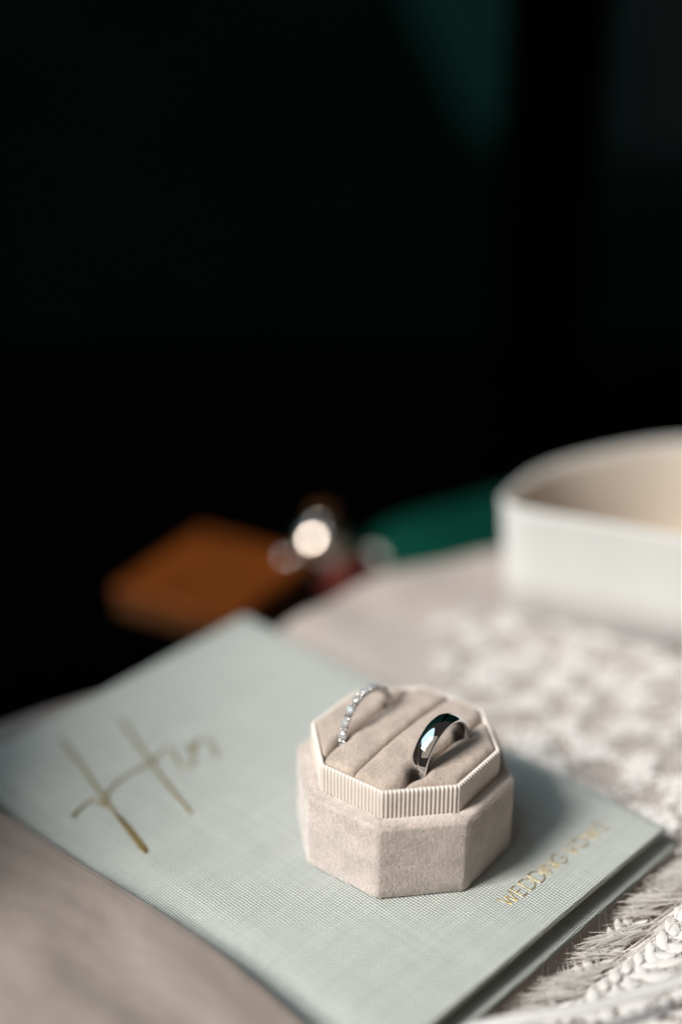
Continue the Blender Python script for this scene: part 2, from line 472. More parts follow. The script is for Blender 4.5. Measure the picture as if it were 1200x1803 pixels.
LET = {
    'W': ([[(0, 1), (0.27, 0)], [(0.27, 0), (0.5, 0.86)], [(0.5, 0.86), (0.73, 0)], [(0.73, 0), (1, 1)]], 1.22),
    'E': ([[(0, 0), (0, 1)], [(0, 1), (0.8, 1)], [(0, 0.52), (0.7, 0.52)], [(0, 0), (0.8, 0)]], 0.62),
    'D': ([[(0, 0), (0, 1)], [(0, 1), (0.5, 1), (0.9, 0.78), (1, 0.5), (0.9, 0.22), (0.5, 0), (0, 0)]], 0.86),
    'I': ([[(0, 0), (0, 1)]], 0.04),
    'N': ([[(0, 0), (0, 1)], [(0, 1), (1, 0)], [(1, 0), (1, 1)]], 0.80),
    'G': ([[(0.95, 0.82), (0.75, 0.97), (0.45, 1.0), (0.12, 0.8), (0, 0.5), (0.12, 0.2), (0.45, 0), (0.78, 0.04), (0.97, 0.2), (0.97, 0.46)], [(0.97, 0.46), (0.6, 0.46)]], 0.92),
    'V': ([[(0, 1), (0.5, 0)], [(0.5, 0), (1, 1)]], 0.86),
    'O': ([[(0.5, 1), (0.85, 0.86), (1, 0.5), (0.85, 0.14), (0.5, 0), (0.15, 0.14), (0, 0.5), (0.15, 0.86), (0.5, 1)]], 1.0),
    'S': ([[(0.92, 0.84), (0.6, 1.0), (0.2, 0.92), (0.1, 0.72), (0.4, 0.55), (0.8, 0.42), (0.95, 0.24), (0.75, 0.04), (0.4, 0.0), (0.05, 0.16)]], 0.62),
}
LH, GAP = 3.9, 1.05
word = 'WEDDING VOWS'
tot = sum((LET[c][1] * LH + GAP) if c != ' ' else 1.3 for c in word)
k = (51.9 - 9.7) / tot; x = -51.7
for c in word:
    if c == ' ': x += 1.3 * k; continue
    st, wd = LET[c]
    lines = [([(x + px * wd * LH * k, 10.4 + py * LH) for px, py in s_], 0.38) for s_ in st]
    v, f = stroke_mesh(lines, FZT, False); mesh_obj('letter', v, f, M['gold'], bk)
    x += (wd * LH + GAP) * k

# ------------------------------------------------------------------ ring box
YAW = R(52.9)
rb = empty('ring_box', (15.7, -188.2, 0.12), YAW)
tag(rb, 'octagonal taupe velvet ring box with cream ribbed ribbon trim on the sage book', 'ring box')
HB, AP = 21.0, 25.7
def octa(ap):
    r = ap / math.cos(math.pi / 8)
    return [(r * math.cos(math.pi / 8 + i * math.pi / 4), r * math.sin(math.pi / 8 + i * math.pi / 4)) for i in range(8)]
def octa_round(ap, rad, nseg=4, nedge=8):
    """octagon outline with rounded corners, list of (x, y, nx, ny)"""
    out = []
    for i in range(8):
        a0 = math.pi / 4 * i; a1 = a0 + math.pi / 4
        c = (ap - rad) / math.cos(math.pi / 8); ac = a0 + math.pi / 8
        cx, cyy = c * math.cos(ac), c * math.sin(ac)
        for s_ in range(nseg + 1):
            a = a0 + (a1 - a0) * s_ / nseg
            out.append((cx + rad * math.cos(a), cyy + rad * math.sin(a), math.cos(a), math.sin(a)))
        a2 = a1; c2 = math.pi / 4 * (i + 1) + math.pi / 8
        ex, ey = (ap - rad) / math.cos(math.pi / 8) * math.cos(c2) + rad * math.cos(a1), (ap - rad) / math.cos(math.pi / 8) * math.sin(c2) + rad * math.sin(a1)
        sx, sy = out[-1][0], out[-1][1]
        for s_ in range(1, nedge): out.append((sx + (ex - sx) * s_ / nedge, sy + (ey - sy) * s_ / nedge, math.cos(a1), math.sin(a1)))
    return out
ring_in = octa_round(AP - 4.6, 0.8)
def body():
    o_ = octa_round(AP, 2.3); n = len(o_)
    rows = [(-1.2, 0.0), (-0.35, 0.1), (0, 0.5), (0.0, 4), (0.05, 8), (0.05, 12), (0.0, 16), (-0.05, HB - 1.3), (-0.3, HB - 0.5), (-0.9, HB - 0.05), (-2.2, HB + 0.05), (-4.4, HB - 0.1), (-4.6, HB - 3)]
    V = []
    for (x, y, nx, ny) in o_:
        for d, z in rows:
            q = 0.10 * fbm(x / 6, y / 6, z / 6)
            V.append((x + nx * (d + q), y + ny * (d + q), z))
    m = len(rows); F = grid_faces(n, m, 0, True)
    F.append(tuple(i * m for i in range(n))[::-1])
    F.append(tuple(i * m + m - 1 for i in range(n)))
    return mesh_obj('box_base', V, F, M['velvet'], rb)
base = body()
def nap(name, parent, sites, mat, length, wd):
    """short pile fibres: one thin triangle each, leaning every way"""
    V, F = [], []
    for (p, n) in sites:
        n = Vector(n); p = Vector(p)
        lean = Vector((random.gauss(0, 1), random.gauss(0, 1), random.gauss(0, 1) - 0.3))
        d = (n * 0.55 + (lean - n * lean.dot(n)) * 0.55).normalized() * length * random.uniform(0.5, 1.2)
        s_ = d.cross(Vector((random.gauss(0, 1), random.gauss(0, 1), random.gauss(0, 1)))).normalized() * wd
        i = len(V); V += [tuple(p - s_), tuple(p + s_), tuple(p + d)]
        F.append((i, i + 1, i + 2))
    o = mesh_obj(name, V, F, mat, parent, smooth=False); o['kind'] = 'stuff'; return o
sites = []
oc = octa(AP)
for i in range(8):
    (x0, y0), (x1, y1) = oc[i], oc[(i + 1) % 8]
    am = math.atan2(y0 + y1, x0 + x1); nx, ny = math.cos(am), math.sin(am)
    for _ in range(4200):
        t_ = random.uniform(0.02, 0.98); z = random.uniform(0.3, HB - 0.6)
        sites.append(((x0 + (x1 - x0) * t_ - nx * 0.05, y0 + (y1 - y0) * t_ - ny * 0.05, z), (nx, ny, 0)))
    for _ in range(900):
        t_ = random.uniform(0, 1); k_ = random.uniform(0.84, 0.985)
        sites.append((((x0 + (x1 - x0) * t_) * k_, (y0 + (y1 - y0) * t_) * k_, HB - 0.03), (nx * 0.2, ny * 0.2, 1)))
nap('velvet_pile', base, sites, M['fibre'], 0.55, 0.035)

RT = HB + 7.5                                               # ribbon top
def grosgrain():
    path = octa_round(AP - 3.7, 1.5, 4, 2)
    # resample by arc length
    L = [0]
    for a, b in zip(path, path[1:] + path[:1]): L.append(L[-1] + math.hypot(b[0] - a[0], b[1] - a[1]))
    tot = L[-1]; ribs = round(tot / 1.02); n = ribs * 8
    V = []; j = 0
    rows = [(-0.1, HB - 0.6), (0, HB + 0.1), (0, HB + 2.5), (0, HB + 5), (0, RT - 0.5), (-0.12, RT - 0.12), (-0.4, RT + 0.02), (-0.85, RT - 0.05), (-1.05, RT - 0.5), (-1.05, HB - 1)]
    for i in range(n):
        s_ = tot * i / n
        while L[j + 1] < s_: j += 1
        a = path[j]; b = path[(j + 1) % len(path)]; t_ = (s_ - L[j]) / (L[j + 1] - L[j])
        x, y = a[0] + (b[0] - a[0]) * t_, a[1] + (b[1] - a[1]) * t_
        nx, ny = a[2] + (b[2] - a[2]) * t_, a[3] + (b[3] - a[3]) * t_
        q = 0.5 * abs(math.sin(math.pi * ribs * s_ / tot)) ** 0.8 - 0.28
        for k_, (d, z) in enumerate(rows):
            qq = q * (1 if k_ < 5 else 0.7 if k_ < 7 else 0.3)
            wob = 0.05 * fbm(s_ / 5, z / 4, 1)
            zz = z + (qq * 0.6 if k_ in (5, 6, 7) else 0)
            V.append((x + nx * (d + qq + wob), y + ny * (d + qq + wob), zz))
    return mesh_obj('ribbon_trim', V, grid_faces(n, len(rows), 0, True), M['grosgrain'], rb)
grosgrain()

# cushion: four padded strips, slits between them
RC = AP - 4.8
SL = {'a': -11.6, 'm': 0.2, 'b': 10.5}
def slot_gap(which, s_):
    if which == 'm': return 0.04
    if which == 'a': return 0.06 + 1.7 * (math.exp(-(((s_ + 11.6) / 2.6) ** 2)) + math.exp(-(((s_ - 8.6) / 2.6) ** 2)))
    return 0.05 + 0.7 * (math.exp(-(((s_ + 11.4) / 2.2) ** 2)) + math.exp(-(((s_ - 9.0) / 2.2) ** 2)))
def smax(t_): return min(RC, RC * math.sqrt(2) - abs(t_))
def edist(s_, t_):
    return min(RC - abs(s_), RC - abs(t_), (RC * math.sqrt(2) - abs(s_) - abs(t_)) / math.sqrt(2))
def strip(lo, hi, tlo, thi, seedz):
    NS, NT_ = 110, 44; V = []; sites = []
    for i in range(NS):
        for j in range(NT_):
            k_ = j / (NT_ - 1); k_ = 0.5 - 0.5 * math.cos(math.pi * k_)
            a = -1 + 2 * i / (NS - 1)
            t0 = tlo + k_ * (thi - tlo)
            s_ = a * smax(t0)
            l = tlo + (slot_gap(lo, s_) if lo else 0); h = thi - (slot_gap(hi, s_) if hi else 0)
            t_ = l + (h - l) * k_
            lim = RC * math.sqrt(2) - abs(s_)
            t_ = max(-lim, min(lim, t_))
            z = RT + 0.95 + 1.4 * (1 - (math.hypot(s_, t_) / RC) ** 2)
            for nm, dd in ((lo, t_ - l), (hi, h - t_)):
                if nm:
                    rr, dp = (1.8, 1.6) if nm == 'm' else (2.6, 2.8)
                    if dd < rr: z -= dp * (1 - math.sqrt(max(0, 1 - (1 - dd / rr) ** 2)))
            ed = edist(s_, t_)
            if ed < 1.8: z -= 1.2 * (1 - math.sqrt(max(0, 1 - (1 - max(ed, 0) / 1.8) ** 2)))
            z += 0.28 * fbm(s_ / 7, t_ / 7, seedz, 3)
            V.append((s_, t_, z))
            if j in (0, NT_ - 1): pass
    F = grid_faces(NS, NT_)
    # skirt
    n0 = len(V)
    loop = [i * NT_ for i in range(NS)] + [(NS - 1) * NT_ + j for j in range(1, NT_)] + [i * NT_ + NT_ - 1 for i in range(NS - 2, -1, -1)] + [j for j in range(NT_ - 2, 0, -1)]
    for q in loop: V.append((V[q][0], V[q][1], HB + 0.5))
    for a in range(len(loop)):
        b = (a + 1) % len(loop); F.append((loop[b], loop[a], n0 + a, n0 + b))
    # make face normals point up
    o = mesh_obj('cushion_strip', V, [q[::-1] if False else q for q in F], M['cushion'], rb)
    me = o.data
    for p_ in me.polygons:
        if p_.normal.z > 0.3 and random.random() < 2:
            c_ = p_.center / S
            for _ in range(3):
                vv = [Vector(V[i]) for i in p_.vertices]
                a_, b_ = random.random(), random.random()
                q = vv[0].lerp(vv[1], a_).lerp(vv[3].lerp(vv[2], a_), b_)
                if random.random() < min(1, p_.area / (S * S) * 2.6): sites.append((tuple(q - p_.normal * 0.03), tuple(p_.normal)))
    nap('velvet_pile', o, sites, M['fibre_top'], 0.42, 0.03)
    return o
strip(None, 'a', -RC + 0.02, SL['a'], 1); strip('a', 'm', SL['a'], SL['m'], 2); strip('m', 'b', SL['m'], SL['b'], 3); strip('b', None, SL['b'], RC - 0.02, 4)

# ------------------------------------------------------------------ rings (stand in the slits)
def box_world(s_, t_, z):
    return (15.7 + s_ * math.cos(YAW) - t_ * math.sin(YAW), -188.2 + s_ * math.sin(YAW) + t_ * math.cos(YAW), z)
def stand(o, s_, t_, z, tilt=0.0, roll=0.0):
    """turn a ring whose axis is local z so that its axis lies across the slit"""
    o.location = Vector(box_world(s_, t_, z)) * S
    o.rotation_euler = (Matrix.Rotation(YAW, 4, 'Z') @ Matrix.Rotation(R(90) + tilt, 4, 'X') @ Matrix.Rotation(roll, 4, 'Z')).to_euler()
# plain band: domed outside, soft inside
Ro, Wd = 10.5, 4.5
prof = []
for i in range(17):
    a = -1 + 2 * i / 16; prof.append((Ro - 0.62 * (abs(a) ** 2.4), a * Wd / 2))
prof += [(Ro - 0.85, Wd / 2 + 0.03), (Ro - 1.2, Wd / 2 + 0.02)]
for i in range(13):
    a = 1 - 2 * i / 12; prof.append((Ro - 1.62 + 0.22 * abs(a) ** 3, a * (Wd / 2 - 0.12)))
prof += [(Ro - 1.2, -Wd / 2 - 0.02), (Ro - 0.85, -Wd / 2 - 0.03)]
v, f = lathe(prof, 160, True)
band = mesh_obj('wedding_band', v, f, M['platinum']); 
stand(band, -1.5, -11.5, 28.7, R(2), 0)
tag(band, 'plain wide polished platinum wedding band in the front slit of the ring box', 'ring')

dr = empty('diamond_ring', (0, 0, 0))
tag(dr, 'slim diamond half eternity ring in the rear slit of the ring box', 'ring')
stand(dr, -1.3, 10.5, 27.9, R(-3), 0)
Rd = 9.3
prof = [(Rd + 0.38 * math.cos(a), 0.6 * math.sin(a)) for a in [2 * math.pi * i / 12 for i in range(12)]]
v, f = lathe(prof, 120, True); mesh_obj('shank', v, f, M['white_gold'], dr)
def brilliant(r):
    n = 8; V = []; F = []
    def ringp(rad, z, off=0.0, m=n): return [(rad * math.cos(2 * math.pi * (i + off) / m), rad * math.sin(2 * math.pi * (i + off) / m), z) for i in range(m)]
    V += ringp(0.55 * r, 0.33 * r)                          # 0-7 table
    V += ringp(0.80 * r, 0.19 * r, 0.5)                      # 8-15 crown break
    V += ringp(r, 0.03 * r, 0, 16)                           # 16-31 girdle top
    V += ringp(r, -0.03 * r, 0, 16)                          # 32-47 girdle bottom
    V += ringp(0.42 * r, -0.50 * r, 0.5)                     # 48-55 pavilion break
    V.append((0, 0, -0.86 * r))                              # 56 culet
    F.append(tuple(range(8)))
    for i in range(8):
        j = (i + 1) % 8
        F.append((i, 8 + i, j))
        F.append((8 + i, 16 + 2 * i, 16 + 2 * i + 1)); F.append((8 + i, 16 + 2 * i + 1, 16 + (2 * i + 2) % 16))
        F.append((i, 16 + 2 * i, 8 + i)); F.append((8 + i, 16 + (2 * i + 2) % 16, j))
        F.append((48 + i, 32 + 2 * i + 1, 32 + 2 * i)); F.append((48 + i, 32 + (2 * i + 2) % 16, 32 + 2 * i + 1))
        F.append((48 + i, 32 + 2 * j, 48 + j)) if False else None
        F.append((56, 48 + j, 32 + (2 * i + 2) % 16, 48 + i))
    for i in range(16): F.append((16 + i, 32 + i, 32 + (i + 1) % 16, 16 + (i + 1) % 16))
    return V, [q for q in F if q]
sv, sf = brilliant(1.22)
stone_me = cup_me = bead_me = None
cupv, cupf = lathe([(0.35, -1.0), (0.75, -0.72), (1.10, -0.22), (1.2, -0.08), (1.08, -0.06), (0.95, -0.28), (0.6, -0.72)], 20, True)
beadv, beadf = lathe([(0.0, -0.45), (0.3, -0.36), (0.44, -0.1), (0.42, 0.14), (0.28, 0.36), (0.0, 0.44)], 12)
def ring_part(name, me_, verts, faces, mat, ang, rad, yoff, smooth_):
    if me_ is None:
        o = mesh_obj(name, verts, faces, mat, dr, smooth_); me_ = o.data
    else:
        o = bpy.data.objects.new(name, me_); col.objects.link(o); o.parent = dr
    a = R(ang)
    er = Vector((math.cos(a), math.sin(a), 0)); et = Vector((-math.sin(a), math.cos(a), 0)); ez = er.cross(et)
    m_ = Matrix((er.cross(ez) * -1, ez, er)).transposed().to_4x4()
    m_ = Matrix(((et.x, ez.x, er.x), (et.y, ez.y, er.y), (et.z, ez.z, er.z))).to_4x4()
    o.matrix_local = Matrix.Translation((er * rad + Vector((0, 0, yoff))) * S) @ m_
    return o, me_
PITCH = 18.0
for i in range(10):
    ang = 183 - PITCH * i
    o, stone_me = ring_part('diamond', stone_me, sv, sf, M['diamond'], ang, Rd + 1.25, 0, False)
    o, cup_me = ring_part('setting', cup_me, cupv, cupf, M['white_gold'], ang, Rd + 1.25, 0, True)
    if i < 9:
        for sy in (-0.55, 0.55):
            o, bead_me = ring_part('prong', bead_me, beadv, beadf, M['white_gold'], ang - PITCH / 2, Rd + 0.95, sy, True)

# ------------------------------------------------------------------ chiffon fold in the left foreground
def chiffon():
    NU, NV = 150, 150; V = []
    for i in range(NU):
        vv = -60 + 310 * i / (NU - 1)                        # along the spine
        # where the fold's rounded lip stands (book u) and how high it rises
        lip = -BW - 2.6 + 2.6 * math.exp(-((vv - 52) / 38) ** 2) - 0.0009 * max(0, 30 - vv) ** 2 * 2.0 - 0.0022 * max(0, vv - 118) ** 2 + 0.5 * fbm(vv / 25, 1.7)
        top = 5.6 + 1.6 * math.sin(vv / 33 + 0.8) - 5.0 * smooth(112, 165, vv)
        for j in range(NV):
            k_ = j / (NV - 1)
            if k_ < 0.28:                                    # the lip: a rounded roll
                a = math.pi * 0.5 * (k_ / 0.28)
                r_ = (top + BT) / 2 + 3
                u_ = lip - 9 * (1 - math.sin(a)); 
                u_ = lip - 5.0 * (1 - math.cos(a)) 
                z = -BT - 0.2 + (top + BT) * math.sin(a)
            else:
                q = (k_ - 0.28) / 0.72
                u_ = lip - 5.0 - 135 * q ** 1.25
                z = top + 5.5 * math.sin(q * 2.6) * (0.6 + 0.4 * math.sin(vv / 47)) - 3.0 * q
                z += 1.1 * math.sin((vv * 0.35 + 125 * q) / 8.5 + 2.2 * fbm(vv / 60, q * 2, 4)) * smooth(0, 0.2, q)
                z += 1.0 * fbm(vv / 26, q * 6, 7) * smooth(0, 0.15, q)
            z += 0.25 * fbm(vv / 9, k_ * 12, 3) * smooth(0.05, 0.3, k_)
            x = BA[0] + u_ * bu[0] + vv * bv[0]; y = BA[1] + u_ * bu[1] + vv * bv[1]
            z += 136 * smooth(-114, -171, x) * smooth(-330, -250, y) * (0.85 + 0.15 * fbm(x / 40, y / 40, 8))   # unseen heap at left, added to shade the book's spine side
            V.append((x, y, z))
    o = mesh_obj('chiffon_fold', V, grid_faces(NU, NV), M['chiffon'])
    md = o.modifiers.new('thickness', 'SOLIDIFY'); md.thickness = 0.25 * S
    tag(o, 'taupe chiffon fabric folded in the left foreground against the book spine, with an unseen shading heap added at left', 'fabric')
chiffon()

# ------------------------------------------------------------------ lace at the right
lc = empty('lace_fabric', (0, 0, 0)); tag(lc, 'white embroidered lace with fringed edge spread right of the book', 'lace')
def in_lace(x, y, mar=0.0):
    u, v_ = to_book(x, y)
    if rect_d(u, v_) < 1.5 + mar: return False
    if edge_s(x) - y < 45 + 18 * fbm(x / 25, 0.5, 2): return False
    return u > -4 or v_ < -2
# net ground: a fine mesh of threads joined into one part
V, F = [], []
def ribbon_line(pts, wd):
    b = len(V)
    for i, p_ in enumerate(pts):
        a = pts[max(0, i - 1)]; c = pts[min(len(pts) - 1, i + 1)]
        d = Vector((c[0] - a[0], c[1] - a[1], 0)); d = d.normalized() if d.length > 0 else Vector((1, 0, 0))
        n_ = Vector((-d.y, d.x, 0)) * wd
        V.extend([(p_[0] + n_.x, p_[1] + n_.y, p_[2]), (p_[0], p_[1], p_[2] + wd * 1.1), (p_[0] - n_.x, p_[1] - n_.y, p_[2])])
    for i in range(len(pts) - 1):
        for c in (0, 1):
            a = b + i * 3 + c; F.append((a, a + 3, a + 4, a + 1))
def net_z(x, y): return cloth_z(x, y) + 0.9 + 0.9 * (0.5 + 0.5 * fbm(x / 13, y / 13, 12, 2))
for fam in (0, 1):
    ang = R(28 + 62 * fam); dx, dy = math.cos(ang), math.sin(ang)
    for k_ in range(-110, 111):
        off = k_ * 2.3
        run = []
        for q in range(-110, 111):
            s_ = q * 2.0
            x = 90 + dx * s_ - dy * off + 0.8 * fbm(s_ / 14, off, 3); y = -150 + dy * s_ + dx * off + 0.8 * fbm(s_ / 14, off, 6)
            if -40 < x < 190 and -300 < y < 0 and in_lace(x, y): run.append((x, y, net_z(x, y)))
            else:
                if len(run) > 2: ribbon_line(run, 0.11)
                run = []
        if len(run) > 2: ribbon_line(run, 0.11)
for k_ in range(0, 130):                                   # close parallel threads of the near flounce
    off = k_ * 0.95; run = []
    for q in range(60):
        s_ = q * 1.6
        x = 36 + 0.88 * s_ - 0.47 * 0 + off * 0.35 + 1.2 * fbm(s_ / 20, off / 6, 2); y = -262 + 0.47 * s_ + off * 0.9 + 1.2 * fbm(s_ / 20, off / 6, 5)
        u, v_ = to_book(x, y)
        if in_lace(x, y) and v_ < -15 - 3 * fbm(u / 9, 2.2) and x < 150: run.append((x, y, net_z(x, y) + 0.1))
    if len(run) > 3: ribbon_line(run, 0.11)
o = mesh_obj('net', V, F, M['lace'], lc); o['kind'] = 'stuff'
# embroidered petals
def petal_geo(l, wd, h, na=14, nr=4):
    V_, F_ = [], []
    for a in range(na):
        t_ = 2 * math.pi * a / na
        for r_ in range(nr):
            k_ = 1 - r_ / nr
            ex = l / 2 * k_ * math.cos(t_); ey = wd / 2 * k_ * math.sin(t_) * abs(math.sin(t_)) ** 0.5 * (1 - 0.25 * math.cos(t_))
            V_.append((ex, ey, h * (1 - k_ * k_) + (0.12 * h * math.sin(ex * 9) if 0 < r_ else 0)))
    V_.append((0, 0, h)); c = len(V_) - 1
    F_ += grid_faces(na, nr, 0, True)
    for a in range(na): F_.append((a * nr + nr - 1, ((a + 1) % na) * nr + nr - 1, c))
    return V_, F_
protos = []
for (l, wd, h) in ((7.4, 3.0, 0.34), (5.8, 2.5, 0.32), (8.6, 2.8, 0.36), (2.4, 2.1, 0.35), (3.2, 1.9, 0.35), (3.4, 2.0, 0.35)):
    me = bpy.data.meshes.new('petal'); v, f = petal_geo(l, wd, h, *((16, 4) if l > 4 else (10, 2)))
    me.from_pydata([(a * S, b * S, c * S) for a, b, c in v], [], f); me.polygons.foreach_set('use_smooth', [True] * len(me.polygons)); me.materials.append(M['lace']); protos.append(me)
NPET = 0
far_v, far_f = [], []
def petal(kind, x, y, ang, sc_=1.0):
    global NPET
    if not in_lace(x, y, 1.5) or x > 175 or y < -290: return
    z = net_z(x, y) + 0.35
    e = 6.0
    gx = (net_z(x + e, y) - net_z(x - e, y)) / (2 * e); gy = (net_z(x, y + e) - net_z(x, y - e)) / (2 * e)
    n_ = Vector((-gx, -gy, 1)).normalized()
    q = Vector((0, 0, 1)).rotation_difference(n_).to_matrix().to_4x4()
    m_ = Matrix.Translation(Vector((x, y, z)) * S) @ q @ Matrix.Rotation(ang, 4, 'Z') @ Matrix.Scale(sc_, 4)
    if NPET < 290 and y < -105 and x < 118:
        NPET += 1
        o = bpy.data.objects.new('petal', protos[kind]); col.objects.link(o); o.parent = lc; o.matrix_local = m_
    else:
        b = len(far_v)
        for p_ in protos[kind].vertices: far_v.append(tuple((m_ @ p_.co) / S))
        for p_ in protos[kind].polygons: far_f.append(tuple(b + i for i in p_.vertices))
rnd = random.Random(11)
# scalloped chain of leaves following the book's lower edge, then flowers behind
def chain(x0, y0, ang, n, step, bend, kind=0, sc_=1.0):
    x, y, a = x0, y0, ang
    for i in range(n):
        for s_ in (-1, 1):
            petal(kind, x + 2.4 * sc_ * math.cos(a + s_ * 1.1), y + 2.4 * sc_ * math.sin(a + s_ * 1.1), a + s_ * 0.75, sc_ * rnd.uniform(0.85, 1.1))
        x += step * math.cos(a); y += step * math.sin(a); a += bend + rnd.uniform(-0.05, 0.05)
def flower(x, y, r, n, kind):
    a0 = rnd.uniform(0, 6.3)
    for i in range(n):
        a = a0 + 2 * math.pi * i / n
        petal(kind, x + r * math.cos(a), y + r * math.sin(a), a, rnd.uniform(0.9, 1.1))
    petal(3, x, y, 0, 0.8 if r > 3 else 0.5)
for row, (v0, kind, sc_, step) in enumerate(((-13.0, 1, 0.85, 3.9), (-18.5, 1, 0.95, 4.3), (-25.5, 0, 1.0, 5.4), (-33.0, 1, 1.0, 4.6), (-41.5, 2, 1.0, 6.2), (-50.0, 0, 1.0, 5.4), (-59.0, 1, 1.0, 4.6))):
    u0 = -92.0
    chain(BA[0] + u0 * bu[0] + v0 * bv[0], BA[1] + u0 * bu[1] + v0 * bv[1], BY + 0.05 * (row % 2), int(118 / step), step, 0.006 * (-1) ** row, kind, sc_)
for k_ in range(7):
    u0 = -86 + 15 * k_; v0 = -29.5 - 5 * (k_ % 2)
    flower(BA[0] + u0 * bu[0] + v0 * bv[0], BA[1] + u0 * bu[1] + v0 * bv[1], 3.3, 6, 1)
gy = 0
y = -196.0
while y < 0:
    x = 30.0 + (gy % 2) * 3.6
    while x < 176:
        px, py = x + rnd.uniform(-1.3, 1.3), y + rnd.uniform(-1.3, 1.3)
        wx = px + 9 * fbm(px / 26, py / 26, 21, 2); wy = py + 9 * fbm(px / 30, py / 30, 33, 2)
        dens = 0.5 + 0.5 * math.sin(wx / 3.1) * math.sin(wy / 3.6 + 0.6 * math.sin(wx / 8))
        if dens > 0.60: flower(px, py, 2.4, rnd.choice((6, 7)), 4); petal(5, px + 1.5, py - 1.5, rnd.uniform(0, 6.3), 1.1)
        elif dens > 0.42: petal(5, px, py, rnd.uniform(0, 6.3), rnd.uniform(0.8, 1.2)); petal(5, px + 1.6, py + rnd.uniform(-2, 2), rnd.uniform(0, 6.3), 0.9)
        x += 5.2
    y += 4.6; gy += 1
if far_v:
    o = mesh_obj('petal_ground', far_v, far_f, M['lace'], lc); o['kind'] = 'stuff'
# eyelash fringe towards the book
V, F = [], []
rnd = random.Random(5)
def tube(pts, r):
    b = len(V)
    for i, p_ in enumerate(pts):
        a = Vector(pts[max(0, i - 1)]); c = Vector(pts[min(len(pts) - 1, i + 1)]); d = (c - a).normalized()
        n1 = d.cross(Vector((0, 0, 1))).normalized(); n2 = n1.cross(d)
        for k_ in range(3):
            t_ = 2 * math.pi * k_ / 3; V.append(tuple(Vector(p_) + (n1 * math.cos(t_) + n2 * math.sin(t_)) * r * (1 - 0.4 * i / len(pts))))
    for i in range(len(pts) - 1):
        for k_ in range(3): F.append((b + i * 3 + k_, b + i * 3 + (k_ + 1) % 3, b + i * 3 + 3 + (k_ + 1) % 3, b + i * 3 + 3 + k_))
for i in range(620):
    u0 = rnd.uniform(-84, 14); bunch = math.floor(u0 / 4.5)
    u0 = (bunch + 0.5) * 4.5 + rnd.gauss(0, 0.55); v0 = -12.0 + 2.0 * math.sin(bunch * 2.1) + rnd.uniform(-2, 2)
    x = BA[0] + u0 * bu[0] + v0 * bv[0]; y = BA[1] + u0 * bu[1] + v0 * bv[1]
    a = BY + math.pi - 0.62 + rnd.gauss(0, 0.10) + 0.16 * math.sin(bunch * 1.7)
    if rnd.random() < 0.12: a += rnd.gauss(0, 0.5)
    L_ = rnd.uniform(10, 22); pts = []; cur = 0.045 * math.sin(bunch * 1.3) + rnd.gauss(0.02, 0.02); px, py = x, y; h0 = rnd.uniform(0.4, 1.6)
    zs = net_z(x, y)
    for q in range(11):
        u, v_ = to_book(px, py)
        if v_ > -2.9: break
        zz = max(cloth_z(px, py) + 0.25, zs + 0.3 + h0 * math.sin(q / 10 * 2.6) - 2.6 * (q / 10) ** 2)
        pts.append((px, py, zz))
        px += math.cos(a) * L_ / 10; py += math.sin(a) * L_ / 10; a += -cur
    if len(pts) > 2: tube(pts, rnd.uniform(0.06, 0.11))
for i in range(26):                                        # a few loose tan loops in the crease
    u0 = rnd.uniform(-80, -30); v0 = rnd.uniform(-11, -5); a = rnd.uniform(0, 6.3); pts = []
    px, py = BA[0] + u0 * bu[0] + v0 * bv[0], BA[1] + u0 * bu[1] + v0 * bv[1]
    tr = rnd.uniform(-0.5, 0.5)
    for q in range(14):
        if to_book(px, py)[1] > -2.9: break
        pts.append((px, py, cloth_z(px, py) + 0.4 + 1.2 * abs(math.sin(q / 3)))); px += math.cos(a) * 0.8; py += math.sin(a) * 0.8; a += tr
    if len(pts) > 2: tube(pts, 0.13)
o = mesh_obj('fringe', V, F, M['fringe'], lc); o['kind'] = 'stuff'

# ------------------------------------------------------------------ white ribbon strip in the near right corner
def ribbon():
    ctrl = [(22, -255.5, -3.5), (30, -254.6, -0.5), (40, -254, 1.5), (52, -253, 3.0), (64, -250, 4.5), (78, -246.5, 6.5), (95, -241, 8), (120, -232, 9)]
    pts = []
    for i in range(len(ctrl) - 1):
        p0 = ctrl[max(0, i - 1)]; p1 = ctrl[i]; p2 = ctrl[i + 1]; p3 = ctrl[min(len(ctrl) - 1, i + 2)]
        for k_ in range(10):
            t_ = k_ / 10
            pts.append(tuple(0.5 * (2 * p1[c] + (p2[c] - p0[c]) * t_ + (2 * p0[c] - 5 * p1[c] + 4 * p2[c] - p3[c]) * t_ ** 2 + (3 * p1[c] - p0[c] - 3 * p2[c] + p3[c]) * t_ ** 3) for c in range(3)))
    V_ = []
    for i, p_ in enumerate(pts):
        for k_ in range(7):
            a = -1 + k_ / 3
            V_.append((p_[0], p_[1] + a * 1.5, p_[2] + 0.5 * (1 - a * a) + a * 0.5 + 0.12 * fbm(i / 6, a, 2)))
    o = mesh_obj('satin_ribbon', V_, grid_faces(len(pts), 7), M['satin'])
    md = o.modifiers.new('thickness', 'SOLIDIFY'); md.thickness = 0.3 * S
    tag(o, 'narrow white satin ribbon crossing the near right corner of the lace', 'ribbon')
ribbon()

